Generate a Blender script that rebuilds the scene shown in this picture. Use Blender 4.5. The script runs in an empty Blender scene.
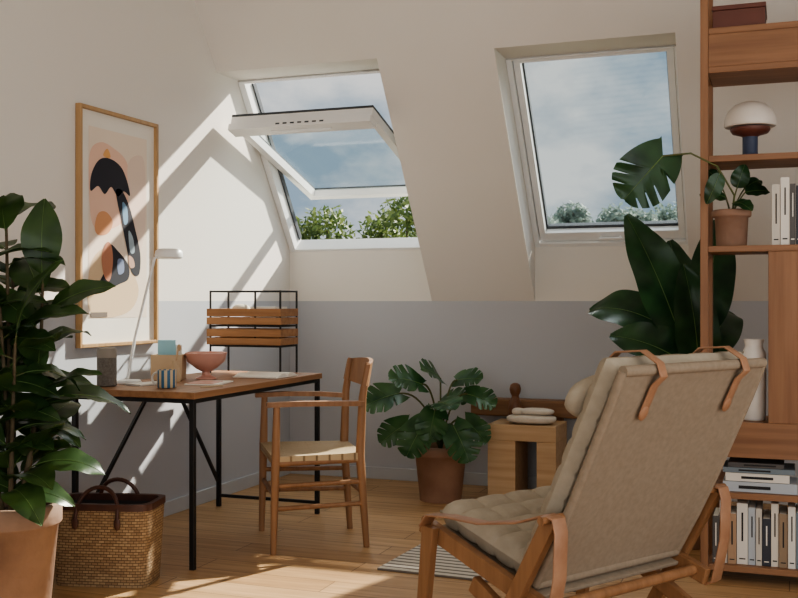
import bpy, math, random
from mathutils import Vector, Matrix
V=Vector
random.seed(7)
C=bpy.context.scene.collection
bpy.context.scene.view_settings.view_transform='AgX'
bpy.context.scene.view_settings.look='AgX - Medium High Contrast'

# ---------------------------------------------------------------- materials
def srgb(r,g,b):
    f=lambda c:(c/255/12.92) if c/255<=.04045 else ((c/255+.055)/1.055)**2.4
    return (f(r),f(g),f(b),1)
def newmat(name):
    m=bpy.data.materials.new(name); m.use_nodes=True
    nt=m.node_tree; b=nt.nodes['Principled BSDF']
    return m,nt,b
def noisy(name,c1,c2=None,rough=.6,scale=8,bump=0.0,bscale=None,mapping=(1,1,1),metal=0,detail=4,spec=.5):
    m,nt,b=newmat(name); N=nt.nodes; L=nt.links
    tc=N.new('ShaderNodeTexCoord'); mp=N.new('ShaderNodeMapping'); mp.inputs['Scale'].default_value=mapping
    L.new(tc.outputs['Object'],mp.inputs[0])
    n=N.new('ShaderNodeTexNoise'); n.inputs['Scale'].default_value=scale; n.inputs['Detail'].default_value=detail
    L.new(mp.outputs[0],n.inputs[0])
    r=N.new('ShaderNodeValToRGB'); r.color_ramp.elements[0].position=.3; r.color_ramp.elements[1].position=.7
    r.color_ramp.elements[0].color=c1; r.color_ramp.elements[1].color=c2 or c1
    L.new(n.outputs[0],r.inputs[0]); L.new(r.outputs[0],b.inputs['Base Color'])
    b.inputs['Roughness'].default_value=rough; b.inputs['Metallic'].default_value=metal
    b.inputs['Specular IOR Level'].default_value=spec
    if bump:
        n2=N.new('ShaderNodeTexNoise'); n2.inputs['Scale'].default_value=bscale or scale*4
        L.new(mp.outputs[0],n2.inputs[0])
        bp=N.new('ShaderNodeBump'); bp.inputs['Strength'].default_value=bump; bp.inputs['Distance'].default_value=.01
        L.new(n2.outputs[0],bp.inputs['Height']); L.new(bp.outputs[0],b.inputs['Normal'])
    return m
def wood(name,c1,c2,axis='z',rough=.5):
    s={'x':(1.2,22,22),'y':(22,1.2,22),'z':(22,22,1.2)}[axis]
    return noisy(name,c1,c2,rough,1.6,.08,3,s,detail=6,spec=.35)
def leafmat(name,c1,c2,rough=.35):
    m,nt,b=newmat(name); N=nt.nodes; L=nt.links
    tc=N.new('ShaderNodeTexCoord'); n=N.new('ShaderNodeTexNoise'); n.inputs['Scale'].default_value=9
    L.new(tc.outputs['Object'],n.inputs[0])
    r=N.new('ShaderNodeValToRGB'); r.color_ramp.elements[0].position=.3; r.color_ramp.elements[1].position=.7
    r.color_ramp.elements[0].color=c1; r.color_ramp.elements[1].color=c2
    L.new(n.outputs[0],r.inputs[0]); L.new(r.outputs[0],b.inputs['Base Color']); b.inputs['Roughness'].default_value=rough
    t=N.new('ShaderNodeBsdfTranslucent'); L.new(r.outputs[0],t.inputs[0])
    mx=N.new('ShaderNodeMixShader'); mx.inputs[0].default_value=.25
    L.new(b.outputs[0],mx.inputs[1]); L.new(t.outputs[0],mx.inputs[2]); L.new(mx.outputs[0],N['Material Output'].inputs[0])
    return m

WHITE=srgb(229,224,216); GREYP=srgb(186,188,193)
def wallmat():
    m,nt,b=newmat('wall_paint'); N=nt.nodes; L=nt.links
    g=N.new('ShaderNodeNewGeometry'); sp=N.new('ShaderNodeSeparateXYZ'); L.new(g.outputs['Position'],sp.inputs[0])
    mt=N.new('ShaderNodeMath'); mt.operation='GREATER_THAN'; mt.inputs[1].default_value=1.12; L.new(sp.outputs[2],mt.inputs[0])
    mx=N.new('ShaderNodeMix'); mx.data_type='RGBA'; mx.inputs[6].default_value=GREYP; mx.inputs[7].default_value=WHITE
    L.new(mt.outputs[0],mx.inputs[0]); L.new(mx.outputs[2],b.inputs['Base Color']); b.inputs['Roughness'].default_value=.85
    n=N.new('ShaderNodeTexNoise'); n.inputs['Scale'].default_value=120; L.new(g.outputs['Position'],n.inputs[0])
    bp=N.new('ShaderNodeBump'); bp.inputs['Strength'].default_value=.05; bp.inputs['Distance'].default_value=.003
    L.new(n.outputs[0],bp.inputs['Height']); L.new(bp.outputs[0],b.inputs['Normal'])
    return m
M_wall=wallmat()
M_ceil=noisy('ceiling_paint',WHITE,srgb(231,226,219),.85,2)
M_white=noisy('white_lacquer',srgb(235,235,233),srgb(238,238,236),.35,3)
M_base=noisy('skirting_grey',srgb(188,190,193),srgb(192,194,196),.5,3)
def floormat():
    m,nt,b=newmat('oak_floor'); N=nt.nodes; L=nt.links
    tc=N.new('ShaderNodeTexCoord')
    br=N.new('ShaderNodeTexBrick'); br.inputs['Scale'].default_value=1; br.inputs['Brick Width'].default_value=1.7
    br.inputs['Row Height'].default_value=.16; br.inputs['Mortar Size'].default_value=.0022; br.offset=.37
    br.inputs['Color1'].default_value=srgb(204,170,130); br.inputs['Color2'].default_value=srgb(188,152,112); br.inputs['Mortar'].default_value=srgb(122,94,64)
    L.new(tc.outputs['Object'],br.inputs[0])
    mp=N.new('ShaderNodeMapping'); mp.inputs['Scale'].default_value=(1.2,16,1); L.new(tc.outputs['Object'],mp.inputs[0])
    n=N.new('ShaderNodeTexNoise'); n.inputs['Scale'].default_value=2.2; n.inputs['Detail'].default_value=7; L.new(mp.outputs[0],n.inputs[0])
    r=N.new('ShaderNodeValToRGB'); r.color_ramp.elements[0].position=.3; r.color_ramp.elements[1].position=.72
    r.color_ramp.elements[0].color=(.72,.66,.6,1); r.color_ramp.elements[1].color=(1.05,1.03,1,1); L.new(n.outputs[0],r.inputs[0])
    mx=N.new('ShaderNodeMix'); mx.data_type='RGBA'; mx.blend_type='MULTIPLY'; mx.inputs[0].default_value=1
    L.new(br.outputs[0],mx.inputs[6]); L.new(r.outputs[0],mx.inputs[7]); L.new(mx.outputs[2],b.inputs['Base Color'])
    b.inputs['Roughness'].default_value=.42; b.inputs['Specular IOR Level'].default_value=.35
    return m
M_floor=floormat()
M_deskwood_y=wood('desk_oak',srgb(166,124,90),srgb(138,100,70),'y')
M_chairwood=wood('chair_oak',srgb(162,122,90),srgb(136,100,72),'z',.45)
M_lwood=wood('lounge_oak',srgb(164,122,88),srgb(138,100,70),'z',.4)
M_stool=wood('stool_oak',srgb(206,176,140),srgb(186,152,116),'x')
M_beam=wood('dark_oak',srgb(148,112,82),srgb(122,90,64),'x')
M_shelf_x=wood('shelf_oak_x',srgb(156,116,86),srgb(130,94,70),'x')
M_shelf_z=wood('shelf_oak_z',srgb(156,116,86),srgb(134,96,70),'z')
M_crate=wood('crate_wood',srgb(174,130,92),srgb(146,106,74),'x')
M_frameoak=wood('frame_oak',srgb(192,158,116),srgb(172,138,100),'z')
M_black=noisy('black_steel',srgb(24,24,25),srgb(30,30,31),.45,5)
M_grey=noisy('grey_alu',srgb(70,74,78),srgb(80,84,88),.4,4)
M_terra=noisy('terracotta',srgb(148,114,94),srgb(172,138,116),.85,7,.2,40)
M_terra2=noisy('terracotta_pale',srgb(126,100,84),srgb(158,130,110),.85,5,.2,40)
M_soil=noisy('soil',srgb(44,33,25),srgb(66,50,38),.95,40,.8,60)
M_leaf=leafmat('leaf_dark',srgb(44,68,38),srgb(76,104,56))
M_leaf2=leafmat('leaf_deep',srgb(30,56,36),srgb(54,90,54),.3)
M_leaf3=leafmat('leaf_mid',srgb(42,78,46),srgb(78,116,70),.3)
M_rib=leafmat('leaf_rib',srgb(110,140,78),srgb(128,154,92))
M_stem=noisy('stem',srgb(84,98,50),srgb(96,92,58),.6,10)
M_bark=noisy('bark',srgb(92,78,58),srgb(112,98,74),.8,30,.3)
M_canvas=noisy('canvas',srgb(146,131,113),srgb(156,141,123),.9,60,.25,700,spec=.2)
M_pad=noisy('pad_linen',srgb(172,161,143),srgb(182,171,153),.92,30,.35,500,spec=.2)
M_leather=noisy('cognac_leather',srgb(172,132,104),srgb(156,114,86),.5,18,.1)
M_brownleather=noisy('brown_leather',srgb(68,42,34),srgb(86,54,42),.5,18,.1)
M_paper=noisy('paper',srgb(232,226,214),srgb(238,232,222),.8,4)
M_ceramic=noisy('ceramic_white',srgb(222,218,210),srgb(230,226,220),.4,4)
M_pink=noisy('ceramic_pink',srgb(206,154,138),srgb(216,166,150),.35,5)
M_tan=noisy('tan_card',srgb(198,172,140),srgb(206,182,152),.8,6)
M_blue=noisy('pale_blue',srgb(150,196,208),srgb(164,206,216),.6,6)
M_dblue=noisy('slate_blue',srgb(52,62,86),srgb(60,70,94),.5,6)
M_oxred=noisy('oxblood',srgb(96,54,44),srgb(110,64,52),.5,6)
M_dark=noisy('charcoal',srgb(52,50,50),srgb(62,60,60),.6,6)
M_canister=noisy('fabric_grey',srgb(128,122,114),srgb(104,98,92),.8,120,.3)
M_canlid=noisy('canister_lid',srgb(150,142,132),srgb(158,150,140),.6,5)
M_gold=noisy('oak_dark_bottle',srgb(106,70,46),srgb(124,84,56),.4,20)
M_cloth=noisy('cloth_cream',srgb(206,196,182),srgb(216,206,192),.9,20,.3,200)
M_lampwhite=noisy('lamp_shade_white',srgb(216,208,198),srgb(220,212,204),.35,4)
def wovenmat(name,c1,c2,mort,bw,rh,flip=False,strength=.8):
    m,nt,b=newmat(name); N=nt.nodes; L=nt.links
    tc=N.new('ShaderNodeTexCoord'); sp=N.new('ShaderNodeSeparateXYZ'); L.new(tc.outputs['Object'],sp.inputs[0])
    ad=N.new('ShaderNodeMath'); ad.operation='ADD'; L.new(sp.outputs[0],ad.inputs[0]); L.new(sp.outputs[1],ad.inputs[1])
    cb=N.new('ShaderNodeCombineXYZ')
    L.new(ad.outputs[0],cb.inputs[0]); L.new(sp.outputs[1 if flip else 2],cb.inputs[1])
    if flip: L.new(sp.outputs[0],cb.inputs[0])
    br=N.new('ShaderNodeTexBrick'); br.inputs['Scale'].default_value=1; br.inputs['Brick Width'].default_value=bw; br.inputs['Row Height'].default_value=rh
    br.inputs['Mortar Size'].default_value=rh*.12; br.inputs['Mortar Smooth'].default_value=.6
    br.inputs['Color1'].default_value=c1; br.inputs['Color2'].default_value=c2; br.inputs['Mortar'].default_value=mort
    L.new(cb.outputs[0],br.inputs[0]); L.new(br.outputs[0],b.inputs['Base Color'])
    bp=N.new('ShaderNodeBump'); bp.invert=True; bp.inputs['Strength'].default_value=strength; bp.inputs['Distance'].default_value=.004
    L.new(br.outputs['Fac'],bp.inputs['Height']); L.new(bp.outputs[0],b.inputs['Normal']); b.inputs['Roughness'].default_value=.75
    return m
M_wicker=wovenmat('wicker',srgb(172,146,112),srgb(142,114,84),srgb(88,68,48),.024,.011)
M_cord=wovenmat('paper_cord',srgb(196,174,140),srgb(182,158,124),srgb(136,114,84),.5,.007,True,.5)
def stripemat():
    m,nt,b=newmat('rug_stripe'); N=nt.nodes; L=nt.links
    tc=N.new('ShaderNodeTexCoord'); w=N.new('ShaderNodeTexWave'); w.bands_direction='Y'; w.inputs['Scale'].default_value=6.5; w.inputs['Distortion'].default_value=.3
    L.new(tc.outputs['Object'],w.inputs[0]); r=N.new('ShaderNodeValToRGB'); r.color_ramp.elements[0].position=.62; r.color_ramp.elements[1].position=.72
    r.color_ramp.elements[0].color=srgb(206,198,184); r.color_ramp.elements[1].color=srgb(120,112,104)
    L.new(w.outputs[0],r.inputs[0]); L.new(r.outputs[0],b.inputs['Base Color']); b.inputs['Roughness'].default_value=.95
    return m
M_rug=stripemat()
def mugmat():
    m,nt,b=newmat('mug_stripe'); N=nt.nodes; L=nt.links
    tc=N.new('ShaderNodeTexCoord'); g=N.new('ShaderNodeTexGradient'); g.gradient_type='RADIAL'; L.new(tc.outputs['Object'],g.inputs[0])
    a=N.new('ShaderNodeMath'); a.operation='MULTIPLY'; a.inputs[1].default_value=10; L.new(g.outputs[1],a.inputs[0])
    f=N.new('ShaderNodeMath'); f.operation='FRACT'; L.new(a.outputs[0],f.inputs[0])
    r=N.new('ShaderNodeValToRGB'); r.color_ramp.interpolation='CONSTANT'; r.color_ramp.elements[0].color=srgb(220,198,160); r.color_ramp.elements[1].position=.5; r.color_ramp.elements[1].color=srgb(70,116,150)
    L.new(f.outputs[0],r.inputs[0]); L.new(r.outputs[0],b.inputs['Base Color']); b.inputs['Roughness'].default_value=.35
    return m
M_mug=mugmat()
def glassmat():
    m,nt,b=newmat('window_glass'); N=nt.nodes; L=nt.links; N.remove(b)
    t=N.new('ShaderNodeBsdfTransparent'); t.inputs[0].default_value=(.93,.96,.96,1)
    g=N.new('ShaderNodeBsdfGlossy'); g.inputs['Roughness'].default_value=.02
    mx=N.new('ShaderNodeMixShader'); mx.inputs[0].default_value=.035; L.new(t.outputs[0],mx.inputs[1]); L.new(g.outputs[0],mx.inputs[2])
    L.new(mx.outputs[0],N['Material Output'].inputs[0]); return m
M_glass=glassmat()

# ---------------------------------------------------------------- mesh builder
class B:
    def __init__(s,name,loc=(0,0,0),rz=0):
        s.name=name; s.v=[]; s.f=[]; s.mi=[]; s.sm=[]; s.mats=[]
        s.loc=V(loc); s.rz=rz
    def m(s,mat):
        if mat not in s.mats: s.mats.append(mat)
        return s.mats.index(mat)
    def add(s,vs,fs,mat,smooth=False):
        o=len(s.v); s.v+= [V(v) for v in vs]; i=s.m(mat)
        for f in fs: s.f.append([o+k for k in f]); s.mi.append(i); s.sm.append(smooth)
    def hexa(s,p,mat):
        s.add(p,[(0,3,2,1),(4,5,6,7),(0,1,5,4),(1,2,6,5),(2,3,7,6),(3,0,4,7)],mat)
    def box(s,a,b,mat,M=None):
        x0,y0,z0=a; x1,y1,z1=b
        p=[V(q) for q in [(x0,y0,z0),(x1,y0,z0),(x1,y1,z0),(x0,y1,z0),(x0,y0,z1),(x1,y0,z1),(x1,y1,z1),(x0,y1,z1)]]
        if M: p=[M@q for q in p]
        s.hexa(p,mat)
    def beam(s,p0,p1,w,h,mat,up=(0,0,1),w1=None,h1=None):
        p0=V(p0);p1=V(p1); t=(p1-p0).normalized(); up=V(up)
        if abs(t.dot(up))>.98: up=V((1,0,0))
        sd=t.cross(up).normalized(); n=sd.cross(t)
        w1=w1 or w; h1=h1 or h
        q=[p0-sd*w/2-n*h/2,p0+sd*w/2-n*h/2,p1+sd*w1/2-n*h1/2,p1-sd*w1/2-n*h1/2,
           p0-sd*w/2+n*h/2,p0+sd*w/2+n*h/2,p1+sd*w1/2+n*h1/2,p1-sd*w1/2+n*h1/2]
        s.hexa(q,mat)
    def tube(s,pts,rs,mat,seg=10,caps=True):
        pts=[V(p) for p in pts]; n=len(pts)
        if not hasattr(rs,'__len__'): rs=[rs]*n
        t0=(pts[1]-pts[0]).normalized(); u=t0.orthogonal().normalized(); vs=[]
        for i,p in enumerate(pts):
            t=(pts[min(i+1,n-1)]-pts[max(i-1,0)]).normalized()
            u=(u-t*u.dot(t)).normalized(); w=t.cross(u)
            for k in range(seg):
                a=2*math.pi*k/seg; vs.append(p+(u*math.cos(a)+w*math.sin(a))*rs[i])
        fs=[(i*seg+k,i*seg+(k+1)%seg,(i+1)*seg+(k+1)%seg,(i+1)*seg+k) for i in range(n-1) for k in range(seg)]
        s.add(vs,fs,mat,True)
        if caps:
            s.add(vs[:seg],[tuple(reversed(range(seg)))],mat); s.add(vs[-seg:],[tuple(range(seg))],mat)
    def lathe(s,c,prof,mat,seg=36,sx=1,sy=1):
        c=V(c); vs=[]
        for r,z in prof:
            for k in range(seg):
                a=2*math.pi*k/seg; vs.append(c+V((r*math.cos(a)*sx,r*math.sin(a)*sy,z)))
        n=len(prof)
        fs=[(i*seg+k,i*seg+(k+1)%seg,(i+1)*seg+(k+1)%seg,(i+1)*seg+k) for i in range(n-1) for k in range(seg)]
        s.add(vs,fs,mat,True)
    def grid(s,fn,nu,nv,mat,smooth=True):
        vs=[fn(i/nu,j/nv) for j in range(nv+1) for i in range(nu+1)]
        fs=[(j*(nu+1)+i,j*(nu+1)+i+1,(j+1)*(nu+1)+i+1,(j+1)*(nu+1)+i) for j in range(nv) for i in range(nu)]
        s.add(vs,fs,mat,smooth)
    def ell(s,c,r,mat,R=None,nu=24,nv=14,pw=1):
        c=V(c); R=R or Matrix.Identity(3)
        def sp(x): return math.copysign(abs(x)**pw,x)
        def fn(u,v):
            a=2*math.pi*u; b=math.pi*(v-.5)
            return c+R@V((r[0]*sp(math.cos(a))*sp(math.cos(b)),r[1]*sp(math.sin(a))*sp(math.cos(b)),r[2]*sp(math.sin(b))))
        s.grid(fn,nu,nv,mat)
    def ribbon(s,pts,side,w,th,mat):
        pts=[V(p) for p in pts]; side=V(side).normalized(); n=len(pts); vs=[]
        for i,p in enumerate(pts):
            t=(pts[min(i+1,n-1)]-pts[max(i-1,0)]).normalized(); nn=side.cross(t).normalized()
            vs+= [p-side*w/2-nn*th/2,p+side*w/2-nn*th/2,p+side*w/2+nn*th/2,p-side*w/2+nn*th/2]
        fs=[(i*4+k,i*4+(k+1)%4,(i+1)*4+(k+1)%4,(i+1)*4+k) for i in range(n-1) for k in range(4)]
        fs+=[(3,2,1,0),tuple((n-1)*4+k for k in range(4))]
        s.add(vs,fs,mat,True)
    def pad(s,o,U,Vv,th,mat,nu=3,nv=6,res=8,depth=.35,edge=.12):
        o=V(o);U=V(U);Vv=V(Vv); Nn=U.cross(Vv).normalized()
        def prof(u,v):
            e=min(1,(1-abs(2*u-1))/edge)*1.0; g=min(1,(1-abs(2*v-1))/(edge*U.length/Vv.length))
            e=math.sqrt(max(0,1-(1-e)**2)); g=math.sqrt(max(0,1-(1-g)**2))
            t=(abs(math.sin(math.pi*u*nu))*abs(math.sin(math.pi*v*nv)))**.35 if nu else 1
            return e*g*(1-depth+depth*t)
        s.grid(lambda u,v:o+U*u+Vv*v+Nn*th*(.5+.5*prof(u,v)),nu*res or 16,nv*res or 16,mat)
        s.grid(lambda u,v:o+U*u+Vv*(1-v)+Nn*th*(.5-.5*min(1,prof(u,1-v)*1.3)),nu*res or 16,nv*res or 16,mat)
    def leaf(s,base,d,up,L,W,mat,droop=.8,cup=.25,kind='ell',rib=True,shear=.0):
        d=V(d).normalized(); up=V(up); sd=d.cross(up)
        if sd.length<.05: sd=d.cross(V((1,0,0)))
        sd.normalize(); n=sd.cross(d).normalized()
        N=14 if kind=='ell' else 50
        p=V(base); t=d.copy(); vs=[]; S=[-1,-.85,-.6,-.3,0,.3,.6,.85,1]; mid=[]
        ph=random.random()*.3
        for i in range(N+1):
            q=i/N
            if kind=='ell': w=W/2*max(0.02,math.sin(math.pi*q**.85))**.8
            elif kind=='banana': w=W/2*max(.02,math.sin(math.pi*min(1,q**.75)))**.6
            else: w=W/2*max(0.02,math.sin(math.pi*max(q,.02)**.60))**.60
            mid.append(p+n*.001)
            for a in S:
                nt=1
                if kind=='mon' and .16<q<.9:
                    fr=(q*5+ph+(.35 if a>0 else 0))%1
                    if fr<.13: nt=.45
                    elif fr<.2: nt=.9
                ww=w*(nt if abs(a)>.5 else min(1,nt+.25))
                sh=0
                if kind=='mon':
                    sh=.5*abs(a)*ww - (.36*W*abs(a)*max(0,1-q*4))
                wav=.03*W*math.sin(q*17+a*2+ph*9)*abs(a)
                vs.append(p+sd*a*ww+t*sh+n*(cup*abs(a)**1.3*ww+wav))
            R=Matrix.Rotation(-droop/N,3,sd)
            t=R@t; n=R@n; p=p+t*(L/N)
        k=len(S)
        fs=[(i*k+j,i*k+j+1,(i+1)*k+j+1,(i+1)*k+j) for i in range(N) for j in range(k-1)]
        s.add(vs,fs,mat,True)
        if rib: s.tube(mid,[max(.0006,W*.012*(1-i/len(mid))) for i in range(len(mid))],M_rib,5,False)
    def build(s,bevel=0,parent=None,split=True):
        me=bpy.data.meshes.new(s.name)
        R=Matrix.Rotation(-s.rz,3,'Z')
        vv=[R@(v-s.loc) for v in s.v]
        me.from_pydata([tuple(v) for v in vv],[],s.f); me.update()
        for mt in s.mats: me.materials.append(mt)
        me.polygons.foreach_set('material_index',s.mi); me.polygons.foreach_set('use_smooth',s.sm)
        ob=bpy.data.objects.new(s.name,me); C.objects.link(ob)
        ob.location=s.loc; ob.rotation_euler=(0,0,s.rz)
        if parent: ob.parent=parent
        if bevel:
            bm=ob.modifiers.new('bevel','BEVEL'); bm.width=bevel; bm.segments=2; bm.limit_method='ANGLE'; bm.angle_limit=math.radians(50)
        if split:
            e=ob.modifiers.new('split','EDGE_SPLIT'); e.split_angle=math.radians(48)
        return ob
def bez(p0,p1,p2,n=12):
    p0,p1,p2=V(p0),V(p1),V(p2); return [p0*(1-t)**2+p1*2*t*(1-t)+p2*t*t for t in [i/n for i in range(n+1)]]

# ---------------------------------------------------------------- room shell
XL=-3.05; YB=6.16; XR=2.4; YF=-1.8; ZP=1.12; TAN=1.4; ZT=3.35
sl=lambda z: YB-(z-ZP)/TAN
N1=(XL,-2.073); N2=(-1.425,-.519); ZS=1.44; ZN=2.42
b=B('floor'); b.box((XL-.2,YF,-.12),(XR+.2,YB+.2,0),M_floor); b.build()
b=B('wall_back'); b.box((XL,YB,0),(XR,YB+.2,ZS),M_wall); b.build()
b=B('wall_left')
prof=[(YF,0),(YB+.2,0),(YB+.2,ZS),(6.21,ZS),(6.21-(ZT+.3-ZS)/TAN,ZT+.3),(YF,ZT+.3)]
n=len(prof)
vs=[(XL,y,z) for y,z in prof]+[(XL-.2,y,z) for y,z in prof]
fs=[tuple(range(n)),tuple(reversed(range(n,2*n)))]+[(i,i+n,(i+1)%n+n,(i+1)%n) for i in range(n)]
b.add(vs,fs,M_wall); b.build()
def slope_piece(b,x0,x1,z0,z1,th=.28,mat=M_ceil):
    y0,y1=sl(z0),sl(z1)
    b.hexa([V(q) for q in [(x0,y0,z0),(x1,y0,z0),(x1,y0+th,z0),(x0,y0+th,z0),(x0,y1,z1),(x1,y1,z1),(x1,y1+th,z1),(x0,y1+th,z1)]],mat)
b=B('ceiling')
slope_piece(b,N1[1],N2[0],ZP,ZN); slope_piece(b,N2[1],XR,ZP,ZN); slope_piece(b,XL,XR,ZN,ZT)
b.box((XL,YF,ZT),(XR,sl(ZT)+.28,ZT+.2),M_ceil)
b.build()
b=B('wall_right')
b.box((XR,YF,0),(XR+.2,YB,.3),M_wall); b.box((XR,YF,2.5),(XR+.2,YB,ZT),M_wall); b.box((XR,3.6,.3),(XR+.2,YB,2.5),M_wall)
b.build()
b=B('wall_rear')
b.box((XL,YF-.2,2.7),(XR,YF,ZT+.2),M_wall); b.box((XL,YF-.2,0),(-2.2,YF,2.7),M_wall); b.build()
b=B('baseboard_back'); b.box((XL+.015,YB-.016,0),(XR,YB,.075),M_base); b.build(.003)
b=B('baseboard_left'); b.box((XL,YF,0),(XL+.016,YB-.016,.075),M_base); b.build(.003)

# ---------------------------------------------------------------- windows
ST,CT=.8137,.5812
def wmat(org,cy=-CT,sz=ST):
    X=V((1,0,0)); Vv=V((0,cy,sz)).normalized()
    Nn=V((0,Vv.z,-Vv.y))
    M=Matrix.Identity(4)
    for i in range(3):
        M[i][0]=X[i]; M[i][1]=Vv[i]; M[i][2]=Nn[i]; M[i][3]=org[i]
    return M
def frame(b,M,w,h,t,w0,w1,mat,bt=None,tp=None):
    bt=bt or t; tp=tp or t
    b.box((0,0,w0),(t,h,w1),mat,M); b.box((w-t,0,w0),(w,h,w1),mat,M)
    b.box((t,0,w0),(w-t,bt,w1),mat,M); b.box((t,h-tp,w0),(w-t,h,w1),mat,M)
SLEN=(ZN-ZS)/ST
e=bpy.data.objects.new('window_2',None); C.objects.link(e)
M=wmat((N2[0],6.185,ZS)); W=N2[1]-N2[0]
b=B('frame'); frame(b,M,W,SLEN,.03,-.02,.10,M_white,.04,.008); b.build(.003,e)
M2=M@Matrix.Translation((.034,.045,0)); w2=W-.068; h2=SLEN-.055
b=B('sash'); frame(b,M2,w2,h2,.036,.0,.05,M_white,.055,.022); frame(b,M2,w2,h2,.044,.051,.085,M_grey,.07,.03)
b.box((w2/2-.07,.015,-.03),(w2/2+.07,.03,-.018),M_white,M2)
b.box((w2/2-.06,.015,-.018),(w2/2-.05,.03,0),M_white,M2); b.box((w2/2+.05,.015,-.018),(w2/2+.06,.03,0),M_white,M2)
b.build(.002,e)
b=B('glass_pane'); b.box((.036,.05,.054),(w2-.036,h2-.02,.058),M_glass,M2); b.build(0,e)
e=bpy.data.objects.new('window_1',None); C.objects.link(e)
M=wmat((N1[0]+.002,6.185,ZS)); W=N1[1]-N1[0]-.004
b=B('frame'); frame(b,M,W,SLEN,.04,-.02,.10,M_white,.03,.015); b.box((.041,.05,.06),(.05,SLEN-.05,.1),M_grey,M); b.build(.003,e)
ang=math.radians(17); w2=W-.10; h2=1.13
dy,dz=-math.cos(ang),math.sin(ang)
org=V((N1[0]+.052,5.84,1.98))-V((0,dy,dz))*h2/2
M2=wmat(org,dy,dz)
b=B('sash'); frame(b,M2,w2,h2,.045,-.02,.03,M_white,.05,.075); frame(b,M2,w2,h2,.04,.031,.045,M_grey,.045,.06)
b.box((.0,h2-.075,-.06),(w2,h2+.02,-.021),M_white,M2)
b.box((.25,h2-.035,-.075),(w2-.25,h2-.022,-.061),M_white,M2)
for i in range(7): b.box((.30+.045*i,h2+.0201,-.045),(.325+.045*i,h2+.0215,-.035),M_grey,M2)
b.build(.003,e)
b=B('glass_pane'); b.box((.04,.05,.024),(w2-.04,h2-.05,.028),M_glass,M2); b.build(0,e)

# ---------------------------------------------------------------- desk
b=B('desk')
dx0,dx1,dy0,dy1=-2.94,-2.31,3.78,5.05
b.box((dx0,dy0,.712),(dx1,dy1,.74),M_deskwood_y)
t=.022
for x in (dx0+.02,dx1-.02):
    for y in (dy0+.02,dy1-.02):
        b.box((x-t/2,y-t/2,0),(x+t/2,y+t/2,.711),M_black)
    b.box((x-t/2,dy0+.03,.693),(x+t/2,dy1-.03,.711),M_black)
for y in (dy0+.02,dy1-.02): b.box((dx0+.03,y-t/2,.693),(dx1-.03,y+t/2,.711),M_black)
xb=dx0+.02
b.beam((xb,4.38,.69),(xb,dy0+.03,.10),.016,.016,M_black,(1,0,0))
b.beam((xb,4.60,.69),(xb,dy1-.03,.14),.016,.016,M_black,(1,0,0))
b.beam((dx1-.02,dy1-.02,.06),(dx0+.02,dy1-.02,.06),.016,.016,M_black)
b.build(.002)

# ---------------------------------------------------------------- desk chair
cx,cy=-2.10,4.475; bd=V((.83,.557,0)); sd_=V((-.557,.83,0))
def cp(a,s,z): return V((cx,cy,0))+bd*a+sd_*s+V((0,0,z))
b=B('dining_chair',(cx,cy,0),math.atan2(.557,.83))
for s in (-1,1):
    b.tube([cp(-.21,s*.245,0),cp(-.20,s*.25,.42),cp(-.195,s*.25,.655)],[.014,.020,.015],M_chairwood,14)
    b.tube([cp(.22,s*.20,0),cp(.19,s*.20,.42),cp(.20,s*.205,.68),cp(.225,s*.205,.84)],[.014,.021,.018,.014],M_chairwood,14)
    b.ribbon([cp(-.24,s*.252,.662),cp(-.1,s*.262,.665),cp(.08,s*.25,.662),cp(.205,s*.21,.655)],bd.cross(V((0,0,1)))*-1,.045,.022,M_chairwood)
    b.tube([cp(-.2,s*.25,.40),cp(.19,s*.2,.40)],.014,M_chairwood)
    b.tube([cp(-.2,s*.245,.30),cp(.2,s*.2,.30)],.011,M_chairwood)
    b.tube([cp(-.2,s*.245,.20),cp(.2,s*.2,.20)],.011,M_chairwood)
b.tube([cp(-.2,-.25,.41),cp(-.2,.25,.41)],.016,M_chairwood); b.tube([cp(.19,-.2,.41),cp(.19,.2,.41)],.014,M_chairwood)
b.tube([cp(-.2,-.245,.25),cp(-.2,.245,.25)],.011,M_chairwood); b.tube([cp(.2,-.2,.25),cp(.2,.2,.25)],.011,M_chairwood)
def seat(u,v,o=0):
    a=-.215+.42*u; hw=.262-.05*u; s_=(2*v-1)*hw
    dip=-.018*math.sin(math.pi*u)*math.sin(math.pi*v)
    return cp(a,s_,.432+dip+o)
b.grid(lambda u,v:seat(u,v),16,16,M_cord); b.grid(lambda u,v:seat(1-u,v,-.035),16,16,M_cord)
for e0 in (0,1):
    b.grid(lambda u,v:seat(u,e0,-.035*v+0),16,1,M_cord); b.grid(lambda u,v:seat(e0,u,-.035*v),16,1,M_cord)
def br(u,v,o):
    s_=(2*u-1)*.235; a=.215+.05*(1-(2*u-1)**2)+.02*(v-.5)+o
    hh=.065*(1-.25*(2*u-1)**2)
    return cp(a-.012,s_,.785+(2*v-1)*hh)
b.grid(lambda u,v:br(u,v,.018),20,6,M_chairwood); b.grid(lambda u,v:br(1-u,v,0),20,6,M_chairwood)
for e0 in (0,1):
    b.grid(lambda u,v:br(u,e0,.018*v),20,1,M_chairwood); b.grid(lambda u,v:br(e0,u,.018*v),6,1,M_chairwood)
b.build()

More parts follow.
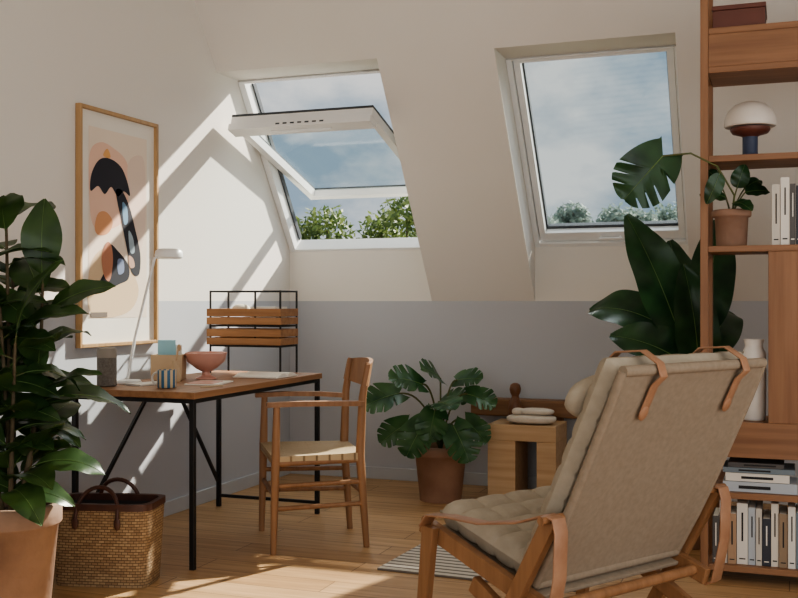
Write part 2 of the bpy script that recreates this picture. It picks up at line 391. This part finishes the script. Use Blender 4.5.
# ---------------------------------------------------------------- artwork
e=bpy.data.objects.new('framed_poster',None); C.objects.link(e)
ay0,ay1,az0,az1=3.967,4.60,.905,2.022
b=B('frame'); fx0,fx1=XL+.002,XL+.03
for (y0,y1,z0,z1) in ((ay0,ay0+.018,az0,az1),(ay1-.018,ay1,az0,az1),(ay0+.018,ay1-.018,az0,az0+.018),(ay0+.018,ay1-.018,az1-.018,az1)):
    b.box((fx0,y0,z0),(fx1,y1,z1),M_frameoak)
b.build(.002,e)
b=B('print')
b.box((XL+.004,ay0+.018,az0+.018),(XL+.012,ay1-.018,az1-.018),M_paper)
def fm(n,c): return noisy(n,c,c,.85,3)
def shape(pts,mat,lay):
    m=len(pts); out=[]
    for i in range(m):
        p0,p1,p2,p3=[pts[(i+k-1)%m] for k in range(4)]
        for q in range(5):
            t=q/5
            out.append([.5*((2*p1[k])+(-p0[k]+p2[k])*t+(2*p0[k]-5*p1[k]+4*p2[k]-p3[k])*t*t+(-p0[k]+3*p1[k]-3*p2[k]+p3[k])*t**3) for k in (0,1)])
    x=XL+.0122+lay*.0006
    b.add([(x,ay0+(ay1-ay0)*u,az0+(az1-az0)*v) for u,v in out],[tuple(range(len(out)))],mat)
def rect(u0,u1,v0,v1,mat,lay):
    x=XL+.0122+lay*.0006
    b.add([(x,ay0+(ay1-ay0)*u,az0+(az1-az0)*v) for u,v in ((u0,v0),(u1,v0),(u1,v1),(u0,v1))],[(0,1,2,3)],mat)
rect(.13,.87,.12,.92,fm('p_cream',srgb(234,218,200)),1)
shape([(.14,.60),(.14,.80),(.26,.86),(.42,.85),(.60,.80),(.66,.68),(.60,.56),(.40,.50),(.2,.5)],fm('p_salmon',srgb(232,194,172)),2)
shape([(.16,.14),(.15,.34),(.35,.42),(.6,.36),(.76,.24),(.60,.14)],fm('p_sand',srgb(222,196,162)),2)
shape([(.62,.80),(.8,.84),(.85,.74),(.84,.5),(.74,.40),(.64,.5),(.62,.66)],fm('p_mist',srgb(228,206,190)),3)
K=fm('p_ink',srgb(46,46,54))
shape([(.15,.65),(.16,.72),(.25,.785),(.38,.80),(.52,.775),(.60,.72),(.64,.655),(.56,.67),(.48,.645),(.40,.68),(.32,.645),(.24,.675)],K,4)
shape([(.46,.66),(.54,.67),(.64,.60),(.71,.51),(.78,.40),(.76,.31),(.66,.32),(.60,.42),(.54,.52)],K,4)
shape([(.38,.43),(.48,.41),(.62,.35),(.62,.29),(.50,.265),(.40,.25),(.24,.25),(.33,.33)],K,4)
shape([(.2,.5),(.24,.56),(.34,.57),(.42,.53),(.36,.48),(.24,.47)],fm('p_orange',srgb(216,158,116)),4)
shape([(.28,.38),(.34,.44),(.40,.43),(.42,.36),(.38,.28),(.31,.30)],fm('p_rust',srgb(190,132,104)),5)
shape([(.54,.62),(.60,.60),(.61,.54),(.56,.53)],fm('p_blue',srgb(118,150,176)),5)
shape([(.62,.50),(.68,.47),(.70,.41),(.64,.41)],fm('p_blue2',srgb(160,176,186)),5)
shape([(.48,.37),(.55,.37),(.56,.32),(.49,.31)],fm('p_blue3',srgb(128,140,168)),5)
shape([(.62,.39),(.68,.38),(.70,.345),(.64,.34)],fm('p_blue4',srgb(196,160,140)),5)
shape([(.30,.81),(.35,.84),(.39,.81),(.35,.80)],fm('p_yel',srgb(226,170,110)),5)
rect(.15,.35,.125,.145,fm('p_cap',srgb(120,108,98)),5)
b.build(0,e,False)

# ---------------------------------------------------------------- desk items
ZD=.741
b=B('canister'); c=(-2.85,3.93,ZD); b.lathe(c,[(0,0),(.038,0),(.043,.004),(.043,.125),(.0425,.127)],M_canister); b.lathe(c,[(.0425,.127),(.043,.129),(.043,.160),(.039,.170),(0,.172)],M_canlid); b.build()
b=B('desk_lamp')
b.lathe((-2.86,4.10,ZD),[(0,0),(.062,0),(.064,.006),(.060,.014),(.012,.018),(0,.018)],M_white)
b.tube([(-2.86,4.10,ZD+.016),(-2.86,4.16,.95),(-2.86,4.32,1.325),(-2.85,4.35,1.345),(-2.82,4.38,1.345)],[.007,.007,.007,.007,.007],M_white,8)
b.lathe((-2.825,4.39,1.325),[(0,0),(.055,0),(.066,.006),(.068,.018),(.064,.038),(.05,.048),(0,.05)],M_white)
b.build()
b=B('stationery_box',(-2.8,4.42,ZD),.25)
Mx=Matrix.Translation((-2.82,4.38,ZD))@Matrix.Rotation(.35,4,'Z')
b.box((-.075,-.05,0),(.075,.05,.006),M_tan,Mx)
for a,c in (((-.075,-.05,.006),(.075,-.045,.12)),((-.075,.045,.006),(.075,.05,.12)),((-.075,-.045,.006),(-.07,.045,.12)),((.07,-.045,.006),(.075,.045,.12))): b.box(a,c,M_tan,Mx)
b.box((-.05,-.01,.006),(.035,.0,.19),M_blue,Mx); b.box((-.03,.012,.006),(.06,.02,.165),M_paper,Mx); b.box((-.06,.03,.006),(.02,.036,.15),M_paper,Mx)
b.build()
b=B('footed_bowl'); b.lathe((-2.66,4.46,ZD),[(0,0),(.05,0),(.05,.006),(.022,.02),(.018,.035),(.05,.052),(.09,.085),(.102,.128),(.097,.13),(.084,.09),(.045,.062),(0,.058)],M_pink); b.build()
b=B('bud_vase'); b.lathe((-2.70,4.25,ZD),[(0,0),(.024,0),(.030,.03),(.022,.06),(.013,.085),(.015,.10),(.011,.10),(.008,.08),(0,.07)],M_tan)
b.tube([(-2.70,4.25,ZD+.07),(-2.695,4.265,ZD+.15)],.004,M_stool,6); b.ell((-2.692,4.27,ZD+.16),(.01,.01,.016),M_stool); b.build()
b=B('coffee_mug',(-2.553,3.95,ZD)); b.lathe((-2.553,3.95,ZD),[(0,0),(.038,0),(.042,.004),(.042,.078),(.039,.078),(.038,.01),(0,.008)],M_mug)
b.tube([V((-2.553,3.95,ZD+.04))+V((-.04-.028*math.sin(a),-.01,.026*math.cos(a))) for a in [math.pi*i/10 for i in range(11)]],.005,M_ceramic,8); b.build()
b=B('open_magazine',(-2.50,4.62,ZD)); MG=V((-2.46,4.70,ZD))
for s in (-1,1):
    b.grid(lambda u,v:MG+V((-.12+.24*v,s*.12*u,.004+.022*math.sin(math.pi*min(1,u*1.1))**.6*(1-u*.5))),12,2,M_paper)
    b.grid(lambda u,v:MG+V((-.12+.24*v,s*.12*u,.001)),12,2,M_tan)
    b.grid(lambda u,v:MG+V((-.12+.24*v,s*.12,.001+.006*u)),1,2,M_paper)
    for ee in (-.12,.12):
        b.grid(lambda u,v:MG+V((ee,s*.12*u,.001+v*(.003+.022*math.sin(math.pi*min(1,u*1.1))**.6*(1-u*.5)))),12,1,M_paper)
b.build()
b=B('notepad',(-2.52,4.23,ZD),0.2); Mx=Matrix.Translation((-2.50,4.22,ZD))@Matrix.Rotation(.2,4,'Z')
b.box((-.08,-.11,0),(.08,.11,.006),M_paper,Mx); b.box((-.07,-.1,.0062),(.05,.05,.009),M_pink,Mx); b.build()
b=B('envelope'); Mx=Matrix.Translation((-2.76,4.08,ZD))@Matrix.Rotation(-.3,4,'Z')
b.box((-.02,-.09,0),(.09,.08,.008),M_ceramic,Mx); b.build()
b=B('pencil'); b.tube([(-2.40,3.98,ZD+.004),(-2.36,4.10,ZD+.004)],.0038,M_tan,6); b.build()

b=B('crate_rack'); rx0,rx1,ry0,ry1=-2.86,-2.45,4.84,5.03; rt=.009
for x in (rx0,rx1):
    for y in (ry0,ry1): b.box((x-rt/2,y-rt/2,ZD),(x+rt/2,y+rt/2,1.175),M_black)
    for z in (.885,1.17,.99): b.box((x-rt/2,ry0,z-rt/2),(x+rt/2,ry1,z+rt/2),M_black)
for y in (ry0,ry1):
    for z in (.885,1.17,.99): b.box((rx0,y-rt/2,z-rt/2),(rx1,y+rt/2,z+rt/2),M_black)
xm=(rx0+rx1)/2+.06
b.box((xm-rt/2,ry0-rt/2,.885),(xm+rt/2,ry0+rt/2,1.17),M_black)
for z0 in (.892,.998):
    zt=z0+.082
    b.box((rx0+.012,ry0+.012,z0),(rx1-.012,ry1-.012,z0+.008),M_crate)
    for y in (ry0-.02,ry1-.018): 
        b.box((rx0-.012,y,z0),(rx1+.012,y+.012,z0+.036),M_crate); b.box((rx0-.012,y,z0+.042),(rx1+.012,y+.012,zt),M_crate)
    for x in (rx0-.012,rx1): 
        b.box((x,ry0-.008,z0),(x+.012,ry1-.018,z0+.036),M_crate); b.box((x,ry0-.008,z0+.042),(x+.012,ry1-.018,zt),M_crate)
b.ell((rx0+.13,4.935,1.075),(.05,.05,.03),M_cloth); b.box((rx0+.22,4.87,1.01),(rx1-.04,5.0,1.09),M_paper)
b.build(.0015)

# ---------------------------------------------------------------- basket
bx,by=-2.555,3.535
b=B('wicker_basket',(bx,by,0),math.radians(14))
R=Matrix.Rotation(math.radians(14),3,'Z')
def bk(u,z,hw,hd):
    a=2*math.pi*u; p=.32
    c,s_=math.cos(a),math.sin(a)
    return V((bx,by,0))+R@V((hw*math.copysign(abs(c)**p,c),hd*math.copysign(abs(s_)**p,s_),z))
hh=.325
b.grid(lambda u,v:bk(u,.001+hh*v,.190+.017*v,.10+.02*v),72,10,M_wicker)
b.grid(lambda u,v:bk(1-u,.02+(hh-.02)*v,.17+.02*v,.087+.02*v),72,6,M_dark)
b.grid(lambda u,v:V((bx,by,.001)).lerp(bk(u,.001,.190,.10),v),72,1,M_wicker,False)
b.grid(lambda u,v:V((bx,by,.02)).lerp(bk(1-u,.02,.17,.087),v),72,1,M_dark,False)
b.grid(lambda u,v:bk(u,hh-.022+.026*v,.209,.124),72,1,M_brownleather); b.grid(lambda u,v:bk(u,hh+.004,.209-.022*v,.124-.022*v),72,1,M_brownleather,False)
b.grid(lambda u,v:bk(1-u,hh-.022+.026*v,.187,.102),72,1,M_brownleather)
for s,lean in ((-1,-.02),(1,.03)):
    pts=[]
    for i in range(17):
        a=math.pi*i/16
        pts.append(V((bx,by,0))+R@V((-.085*math.cos(a),s*.126+lean*math.sin(a)-s*.06*math.sin(a),hh-.05+.115*math.sin(a)**.8)))
    b.tube(pts,.0085,M_brownleather,8)
    for sx in (-1,1):
        p=V((bx,by,0))+R@V((sx*.085,s*.128,hh-.07)); b.ell(p,(.014,.006,.025),M_brownleather,R)
b.build()

# ---------------------------------------------------------------- pots / plants
def pot(b,c,rt,rb,h,mat,rim=.05):
    b.lathe(c,[(0,0),(rb,0),(rb+.004,.004),(rt-.012,h-rim),(rt-.004,h-rim),(rt,h-rim+.006),(rt,h-.006),(rt-.006,h),(rt-.016,h),(rt-.02,h-.03),(rt-.024,h-.04)],mat,48)
    b.lathe(c,[(rt-.022,h-.045),(rt*.5,h-.035),(0.001,h-.03)],M_soil,48)
rv=V((.937,.349,0)); fv=V((-.349,.937,0))
px,py=-2.54,2.96
b=B('potted_rubber_plant'); pot(b,(px,py,0),.168,.12,.42,M_terra2,.075)
rnd=random.Random(11)
stems=[((0,0),(-.06,.04,1.40)),((.03,.02),(.09,.05,1.18)),((-.03,-.02),(-.10,-.08,1.26)),((.02,-.03),(.10,-.10,.98)),((-.02,.03),(-.10,.12,1.2)),((.0,.0),(.0,-.06,1.1)),((.03,-.01),(.12,.02,.84)),((-.01,-.03),(-.04,-.14,.9))]
for (ox,oy),(tx,ty,tz) in stems:
    p0=V((px+ox,py+oy,.38)); p2=V((px+tx,py+ty,tz)); p1=(p0+p2)/2+V((ox*.8,oy*.8,.05))
    pts=bez(p0,p1,p2,14); b.tube(pts,[.010-.005*i/14 for i in range(15)],M_bark,7)
    ang=rnd.random()*6
    nl=int((tz-.48)/.054)
    for i in range(nl):
        f=.12+.88*i/(nl-1); ii=f*14; j=min(13,int(ii)); p=pts[j].lerp(pts[j+1],ii-j)
        ang+=2.4+rnd.uniform(-.3,.3); el=rnd.uniform(.2,.9)+ .4*(f>.93)
        d=V((math.cos(ang)*math.cos(el),math.sin(ang)*math.cos(el),math.sin(el)))
        q=p+d*.035; b.tube([p,q],.0025,M_stem,5,False)
        L=rnd.uniform(.21,.31)
        b.leaf(q,d,(rnd.uniform(-.4,.4),rnd.uniform(-.8,-.1),1),L,L*rnd.uniform(.48,.58),M_leaf,droop=rnd.uniform(.6,1.4),cup=rnd.uniform(.05,.25))
b.build(split=False)
mx_,my=-1.84,5.62
b=B('potted_monstera'); pot(b,(mx_,my,0),.155,.112,.31,M_terra,.055)
mon=[(-.30,.0,.66,.26,-.9,.1),(-.14,-.12,.72,.24,-.5,.5),(.0,.04,.74,.22,-.2,.5),(.12,.05,.73,.19,.4,.4),(.19,-.06,.66,.20,.8,.1),(-.12,-.22,.52,.25,-.4,-.3),(.08,-.22,.50,.25,.3,-.3),(-.24,-.08,.50,.22,-.9,-.2),(.17,-.12,.52,.20,.7,-.3),(-.02,-.12,.62,.24,.1,.3),(.02,.15,.60,.22,.3,.4),(-.05,-.2,.58,.22,-.1,-.1)]
for a,dd,z,L,lx,lz in mon:
    tip=V((mx_,my,0))+rv*a*.78+fv*dd*.9+V((0,0,z-.06)); base=V((mx_,my,.27))
    b.tube(bez(base,base+V((rv*a+fv*dd)*.25)+V((0,0,(z-.27)*.9)),tip),.0055,M_stem,6)
    b.leaf(tip,rv*lx-fv*.35+V((0,0,lz-.25)),-fv*.75+V((0,0,.8)),L*.85,L*.82,M_leaf3,droop=.5,cup=.12,kind='mon')
b.build(split=False)
gx,gy=-.44,5.02
b=B('potted_bird_of_paradise'); pot(b,(gx,gy,0),.18,.13,.36,M_terra,.06)
big=[(-.04,-.05,.92,(-.30,-.1,.9),.66,.25,.5),(-.05,-.02,.95,(-.75,-.2,.65),.50,.23,1.6),(.0,.05,.95,(-.05,.1,1),.50,.21,.5),
 (.05,.0,.95,(.18,-.1,.95),.60,.22,.6),(.06,-.05,.85,(.45,.2,.8),.45,.2,1.2),(-.03,-.12,.82,(-.6,-.3,.5),.40,.22,1.2),(.02,-.1,.8,(-.1,-.3,.8),.5,.21,.6)]
for a,dd,z,d,L,Wd,dr in big:
    st=V((gx,gy,0))+rv*a+fv*dd+V((0,0,z)); base=V((gx,gy,.32))+rv*a*.4+fv*dd*.4
    b.tube(bez(base,(base+st)/2,st),.009,M_stem,7)
    b.leaf(st,rv*d[0]+fv*d[1]+V((0,0,d[2])),-fv*.8+V((0,0,.5)),L,Wd,M_leaf2,droop=dr,cup=.22,kind='banana')
b.build(split=False)

# ---------------------------------------------------------------- bench & stool
b=B('wooden_bench')
b.box((-1.785,6.02,.44),(-1.10,6.14,.54),M_beam); b.box((-1.56,6.05,0),(-1.50,6.12,.44),M_beam); b.box((-1.3,6.05,0),(-1.24,6.12,.44),M_beam)
b.build(.01)
b=B('block_stool')
b.box((-1.59,5.70,.34),(-1.20,6.0,.43),M_stool); b.box((-1.59,5.70,0),(-1.43,6.0,.34),M_stool); b.box((-1.31,5.70,0),(-1.20,6.0,.34),M_stool)
b.build(.004)
b=B('linen_cushion'); b.ell((-1.36,5.79,.4585),(.14,.08,.027),M_cloth,pw=.7); b.ell((-1.33,5.79,.500),(.10,.06,.020),M_cloth,pw=.8)
b.ell((-1.43,5.77,.500),(.035,.04,.02),M_cloth,pw=.8); b.build()
b=B('wooden_bottle'); b.lathe((-1.49,5.94,.43),[(0,0),(.036,0),(.041,.012),(.041,.07),(.036,.10),(.024,.125),(.020,.14),(.030,.16),(.034,.18),(.028,.205),(.012,.215),(.0,.216)],M_gold); b.build()
b=B('striped_rug',(-1.2,4.4,0),math.radians(-3)); 
Mr=Matrix.Translation((-1.16,4.40,0))@Matrix.Rotation(math.radians(-3),4,'Z')
b.box((-.43,-.36,.001),(.43,.36,.009),M_rug,Mr); b.build(.002)

# ---------------------------------------------------------------- lounge chair
O=V((-.3925,2.655,0)); F=V((-.858,.513,0)); Wv=V((.513,.858,0)); CW=.62
def P(L,w,z): return O+F*L+Wv*w+V((0,0,z))
b=B('lounge_chair',tuple(O),math.atan2(.513,-.858))
prof_=[(-.01,.940),(.035,.838),(.092,.72),(.152,.595),(.217,.472),(.29,.345)]
def bp_(v):
    x=v*(len(prof_)-1); i=min(len(prof_)-2,int(x)); t=x-i
    return (prof_[i][0]*(1-t)+prof_[i+1][0]*t, prof_[i][1]*(1-t)+prof_[i+1][1]*t)
Nb=V((F*.91+V((0,0,.41))))
def cv(u,v,o=0):
    L,z=bp_(v); sag=.018*math.sin(math.pi*u)*math.sin(math.pi*v)**.7
    return P(L,CW*u,z)+Nb*(sag+o)
b.grid(lambda u,v:cv(u,v),20,24,M_canvas); b.grid(lambda u,v:cv(1-u,v,.012),20,24,M_canvas)
for e0 in (0,1):
    b.tube([cv(e0,v/20,.008) for v in range(21)],.013,M_canvas,10)
b.tube([cv(u/10,0,.008) for u in range(11)],.015,M_canvas,10); b.tube([cv(u/10,1,.008) for u in range(11)],.015,M_canvas,10)
o=P(.29,0.005,.345)+Nb*.036; top=P(-.01,0.005,.943)+Nb*.036
U_=Wv*(CW-.01); Vt=(top-o)
Nn=U_.cross(Vt).normalized()
if Nn.dot(Nb)<0: b.pad(o+U_,-U_,Vt,.07,M_pad,5,8,7,.3,.1)
else: b.pad(o,U_,Vt,.07,M_pad,5,8,7,.3,.1)
so=P(.33,.01,.335); sf=P(.72,.01,.445)
Nn=U_.cross(sf-so).normalized()
if Nn.z<0: b.pad(so+U_,-U_,sf-so,.085,M_pad,5,5,8,.35,.12)
else: b.pad(so,U_,sf-so,.085,M_pad,5,5,8,.35,.12)
b.ribbon([P(.28,CW/2,.315),P(.5,CW/2,.365),P(.71,CW/2,.435)],Wv,CW-.02,.012,M_canvas)
Rm=Matrix((Wv,Nb.normalized(),Wv.cross(Nb.normalized()))).transposed()
b.ell(P(.06,CW/2,.80)+Nb*.142,(.30,.045,.075),M_pad,Rm,32,16,.75)
for w in (.13,.50):
    pts=[P(.04,w,.875)+Nb*.15,P(.01,w,.935)+Nb*.12,P(-.01,w,.970)+Nb*.05,P(-.018,w,.960),P(-.022,w,.930)-Nb*.008]+[cv(w/CW,k)-Nb*.010 for k in (.07,.12,.17,.21)]
    b.ribbon(pts,Wv,.030,.006,M_leather)
    b.ell(cv(w/CW,.215)-Nb*.012,(.017,.006,.022),M_leather,Rm)
for w,sg in ((-.022,-1),(CW+.022,1)):
    b.beam(P(.745,w,.445),P(.20,w,.285),.028,.05,M_lwood,(0,0,1))
    b.beam(P(.68,w+sg*.028,.45),P(.735,w+sg*.028,0),.026,.05,M_lwood,F,.024,.036)
    b.beam(P(.19,w+sg*.028,.55),P(.45,w+sg*.028,.10),.026,.045,M_lwood,F)
    b.beam(P(.52,w,.31),P(-.10,w,.0),.026,.05,M_lwood,(0,0,1),.024,.04)
    wa=w+sg*.032
    b.ribbon([P(.70,wa,.45),P(.67,wa,.487),P(.58,wa,.495),P(.45,wa,.498),P(.3,wa,.525),P(.20,wa,.56),P(.165,wa,.555),P(.155,wa,.52),P(.16,wa,.40),P(.19,wa,.27),P(.215,wa,.255)],Wv,.05,.006,M_leather)
    b.tube([P(.19,w-sg*.02,.55),P(.19,wa+sg*.04,.55)],.012,M_lwood,10)
b.tube([P(.45,-.04,.13),P(.45,CW+.04,.13)],.014,M_lwood); b.tube([P(.71,-.03,.42),P(.71,CW+.03,.42)],.016,M_lwood)
b.tube([P(.24,-.03,.30),P(.24,CW+.03,.30)],.016,M_lwood)
b.build(.004)

# ---------------------------------------------------------------- bookshelf
sx0,sx1,sy0,sy1=-.335,.70,4.36,4.66
b=B('bookshelf')
for x in (sx0,sx1):
    for y in (sy0,sy1-.03): b.box((x,y,0),(x+.03,y+.03,2.9),M_shelf_z)
    for z in (.02,.5,1.3,1.66,2.03,2.6): b.box((x+.002,sy0+.03,z),(x+.028,sy1-.03,z+.03),M_shelf_x)
def board(z,th=.025,x0=sx0+.03): b.box((x0,sy0+.004,z-th),(sx1,sy1,z),M_shelf_x)
for z in (.07,.36,1.34,1.70,2.055,2.21,2.6): board(z)
b.box((sx0+.03,sy0+.006,2.055),(sx1,sy0+.024,2.185),M_shelf_x)
b.box((sx0+.03,sy0+.004,.50),(sx1,sy1,.64),M_shelf_x)
b.box((-.078,sy0+.006,.64),(sx1,sy1,1.315),M_shelf_z)
b.build(.0025)
b=B('storage_box'); b.box((-.29,4.40,2.211),(-.09,4.62,2.286),M_oxred); b.box((-.293,4.397,2.287),(-.087,4.623,2.305),M_oxred); b.build(.002)
b=B('mushroom_table_lamp'); c=(-.15,4.50,1.701)
b.lathe(c,[(0,0),(.05,0),(.052,.008),(.032,.014),(.030,.02),(.030,.085)],M_dblue)
b.lathe(c,[(.030,.085),(.036,.09),(.07,.10),(.078,.112),(.078,.122),(.0,.124)],M_oxred)
b.lathe(c,[(0,.126),(.098,.126),(.102,.134),(.100,.160),(.088,.190),(.062,.215),(.03,.227),(0,.229)],M_lampwhite); b.build()
b=B('potted_philodendron'); c=V((-.222,4.49,1.341)); pot(b,c,.078,.056,.15,M_terra,.03)
for a,dd,z,L,d in ((-.03,-.02,.20,.11,(-.6,-.2,.2)),(.02,-.01,.24,.10,(.1,-.3,.6)),(.05,-.02,.22,.10,(.7,-.2,.2)),(.0,-.04,.18,.10,(.3,-.7,-.1)),(-.05,.0,.26,.09,(-.4,.1,.7)),(.06,.02,.24,.1,(.5,.1,.4))):
    st=c+rv*a+fv*dd+V((0,0,z)); b.tube(bez(c+V((0,0,.11)),c+rv*a*.3+V((0,0,z*.8)),st,8),.003,M_stem,5)
    b.leaf(st,rv*d[0]+fv*d[1]+V((0,0,d[2])),-fv*.7+V((0,0,.7)),L,L*.75,M_leaf2,droop=.7,cup=.15,kind='banana')
st=c+rv*(-.30)+fv*(-.08)+V((0,0,.36))
b.tube([c+V((0,0,.11)),c+rv*-.02+fv*-.1+V((0,0,.2)),c+rv*-.10+fv*-.14+V((0,0,.31)),c+rv*-.20+fv*-.12+V((0,0,.365)),st],.004,M_stem,6)
b.leaf(st,rv*-.55+V((0,0,-.6)),-fv+V((0,0,.25)),.23,.24,M_leaf2,droop=.4,cup=.1,kind='mon')
st=c+rv*(-.10)+fv*(-.17)+V((0,0,.28)); b.leaf(st,rv*-.3+V((0,0,-.8)),-fv,.13,.07,M_leaf2,droop=.4,cup=.1,kind='banana')
b.tube([c+rv*-.10+fv*-.14+V((0,0,.31)),st],.003,M_stem,5)
b.build(split=False)
bookc=[srgb(228,222,212),srgb(206,198,186),srgb(92,88,86),srgb(184,190,196),srgb(150,128,104),srgb(60,62,70),srgb(222,214,200),srgb(176,144,116),srgb(120,132,140),srgb(126,82,68)]
bm_=[noisy('book_cover_%d'%i,c,c,.6,5) for i,c in enumerate(bookc)]
M_text=noisy('spine_print',srgb(40,38,38),None,.7,3)
def books(name,x0,x1,z,hs,seq,y=4.39,seed=1):
    b=B(name); r=random.Random(seed); x=x0; i=0
    while x<x1-.015:
        t=r.uniform(.022,.045); h=r.uniform(*hs); dp=r.uniform(.16,.2); m=bm_[seq[i%len(seq)]]; i+=1
        M=Matrix.Translation((x,y+r.uniform(0,.012),z))
        b.box((0,0,0),(t-.002,dp,h),m,M); b.box((.003,.003,h),(t-.005,dp-.003,h+.0005),M_paper,M)
        tm=M_text if m not in (bm_[2],bm_[5],bm_[9]) else M_paper
        b.box((t*.40,-.0006,h*r.uniform(.35,.5)),(t*.40+t*.16,.0,h*.85),tm,M)
        b.box((t*.2,-.0006,h*.08),(t*.75,.0,h*.10),tm,M)
        x+=t
    return b.build()
books('row_of_books',-.29,.2,.071,(.18,.255),(2,0,7,0,3,1,5,6,4,0,8,1,9),seed=4)
books('row_of_books',-.065,.3,1.341,(.22,.27),(1,0,2,5,4,0),seed=9)
b=B('stack_of_books'); z=.361
for i,(t,x0,x1) in enumerate(((.042,-.25,.03),(.034,-.24,.0),(.022,-.25,.02),(.02,-.23,-.02))):
    b.box((x0,4.39,z),(x1,4.58,z+t-.002),bm_[[3,0,8,2][i]]); b.box((x0+.06,4.3893,z+t*.3),(x0+.18,4.39,z+t*.6),M_text); z+=t
b.build(.0015)
b=B('ceramic_vase'); b.lathe((-.135,4.47,.641),[(0,0),(.04,0),(.046,.01),(.048,.22),(.046,.27),(.036,.29),(.034,.30),(.04,.325),(.034,.325),(.028,.30),(.03,.28),(0,.27)],M_ceramic); b.build()

# ---------------------------------------------------------------- outdoors
b=B('lawn'); b.box((-60,8,-4.2),(60,90,-4.01),noisy('grass',srgb(96,104,84),srgb(112,118,96),.9,3)); b.build()
def tree(loc,rx,rz,top,n,ls,mats,seed,blobs=9):
    b=B('garden_tree'); r=random.Random(seed); x,y=loc; cz=top-rz
    b.tube([(x,y,-4),(x+.1,y,cz-.3),(x,y,cz+rz*.5)],[.16,.1,.03],M_bark,8)
    bl=[(V((x,y,top-rx*.35)),rx*.35)]
    for i in range(blobs-1):
        a=r.uniform(0,6.28); q=r.random()**.5
        bl.append((V((x+rx*.75*q*math.cos(a),y+rx*.7*q*math.sin(a),cz+rz*r.uniform(-.7,.6))),rx*r.uniform(.25,.42)))
    for c,_ in bl: b.tube([(x,y,cz-rz*.5),c],[.05,.015],M_bark,5,False)
    for c,rr in bl:
        for k in range(n//blobs):
            d=V((r.gauss(0,1),r.gauss(0,1),r.gauss(0,1))).normalized(); p=c+d*rr*r.uniform(.5,1.2)
            u=V((r.gauss(0,1),r.gauss(0,1),r.gauss(0,1))).normalized(); w=u.cross(d+V((.01,.02,0))).normalized(); s=ls*r.uniform(.6,1.2)
            b.add([p-u*s,p+w*s*.45,p+u*s,p-w*s*.45],[(0,1,2,3)],r.choice(mats))
    b.build(split=False)
TL=[leafmat('tree_leaf_a',srgb(112,130,72),srgb(142,154,92),.6),leafmat('tree_leaf_b',srgb(78,100,56),srgb(108,126,72),.6)]
TH=[leafmat('tree_far_haze_a',srgb(146,160,150),srgb(160,172,162),.8),leafmat('tree_far_haze_b',srgb(130,146,138),srgb(144,158,150),.8)]  # distance haze painted into the leaf colours of the far trees
for i,(x,y,t) in enumerate(((-6.59,13.58,2.28),(-6.19,13.70,2.46),(-5.70,14.6,2.45),(-5.10,14.05,2.68),(-7.3,14.3,2.3))): tree((x,y),.95,1.4,t,4500,.06,TL,1+i)
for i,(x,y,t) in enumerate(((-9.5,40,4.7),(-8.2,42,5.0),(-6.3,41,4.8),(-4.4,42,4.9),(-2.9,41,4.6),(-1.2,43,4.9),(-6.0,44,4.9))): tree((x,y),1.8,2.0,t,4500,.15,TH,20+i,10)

# ---------------------------------------------------------------- world
w=bpy.data.worlds.new('sky'); bpy.context.scene.world=w; w.use_nodes=True; nt=w.node_tree; N=nt.nodes; L=nt.links
bg=N['Background']; tc=N.new('ShaderNodeTexCoord'); mp=N.new('ShaderNodeMapping'); mp.inputs['Scale'].default_value=(1,1,1.8); mp.inputs['Location'].default_value=(.3,.1,.25)
L.new(tc.outputs['Generated'],mp.inputs[0]); n=N.new('ShaderNodeTexNoise'); n.inputs['Scale'].default_value=4.5; n.inputs['Detail'].default_value=9; n.inputs['Roughness'].default_value=.55
L.new(mp.outputs[0],n.inputs[0]); r=N.new('ShaderNodeValToRGB'); r.color_ramp.elements[0].position=.44; r.color_ramp.elements[1].position=.60
r.color_ramp.elements[0].color=srgb(150,172,190); r.color_ramp.elements[1].color=srgb(232,233,232); L.new(n.outputs[0],r.inputs[0]); L.new(r.outputs[0],bg.inputs[0]); bg.inputs[1].default_value=.95

# ---------------------------------------------------------------- lights
def sun(name,d,e,ang,col):
    s=bpy.data.lights.new(name,'SUN'); s.energy=e; s.angle=math.radians(ang); s.color=col
    o=bpy.data.objects.new(name,s); C.objects.link(o); o.rotation_euler=V(d).to_track_quat('-Z','Y').to_euler(); o.location=(3,14,9)
sun('sun',(-.42,-1,-.72),13,1.0,(1,.93,.82))
sun('sky_glow',(-.2,-.8,-.9),3.5,70,(.96,.98,1))
def area(name,loc,d,sx,sy,e,col):
    l=bpy.data.lights.new(name,'AREA'); l.shape='RECTANGLE'; l.size=sx; l.size_y=sy; l.energy=e; l.color=col
    o=bpy.data.objects.new(name,l); C.objects.link(o); o.location=loc; o.rotation_euler=V(d).to_track_quat('-Z','Y').to_euler()
area('added_fill_rear',(.1,-1.9,1.4),(0,1,.1),4.4,2.4,55,(1,.97,.93))  # fill lamp added behind the camera to brighten the interior
area('added_fill_side',(2.5,1.0,1.5),(-1,.25,.1),4.0,2.1,50,(1,.97,.93))  # second added fill, out of view on the right, lifts the left wall

# ---------------------------------------------------------------- camera
cam=bpy.data.cameras.new('camera'); co=bpy.data.objects.new('camera',cam); C.objects.link(co)
cam.sensor_width=36; cam.lens=1050/798*36; cam.shift_y=2/798; cam.clip_start=.05; cam.clip_end=300
co.location=(0,0,1.12); co.rotation_euler=(math.radians(90),0,math.radians(20.4))
bpy.context.scene.camera=co
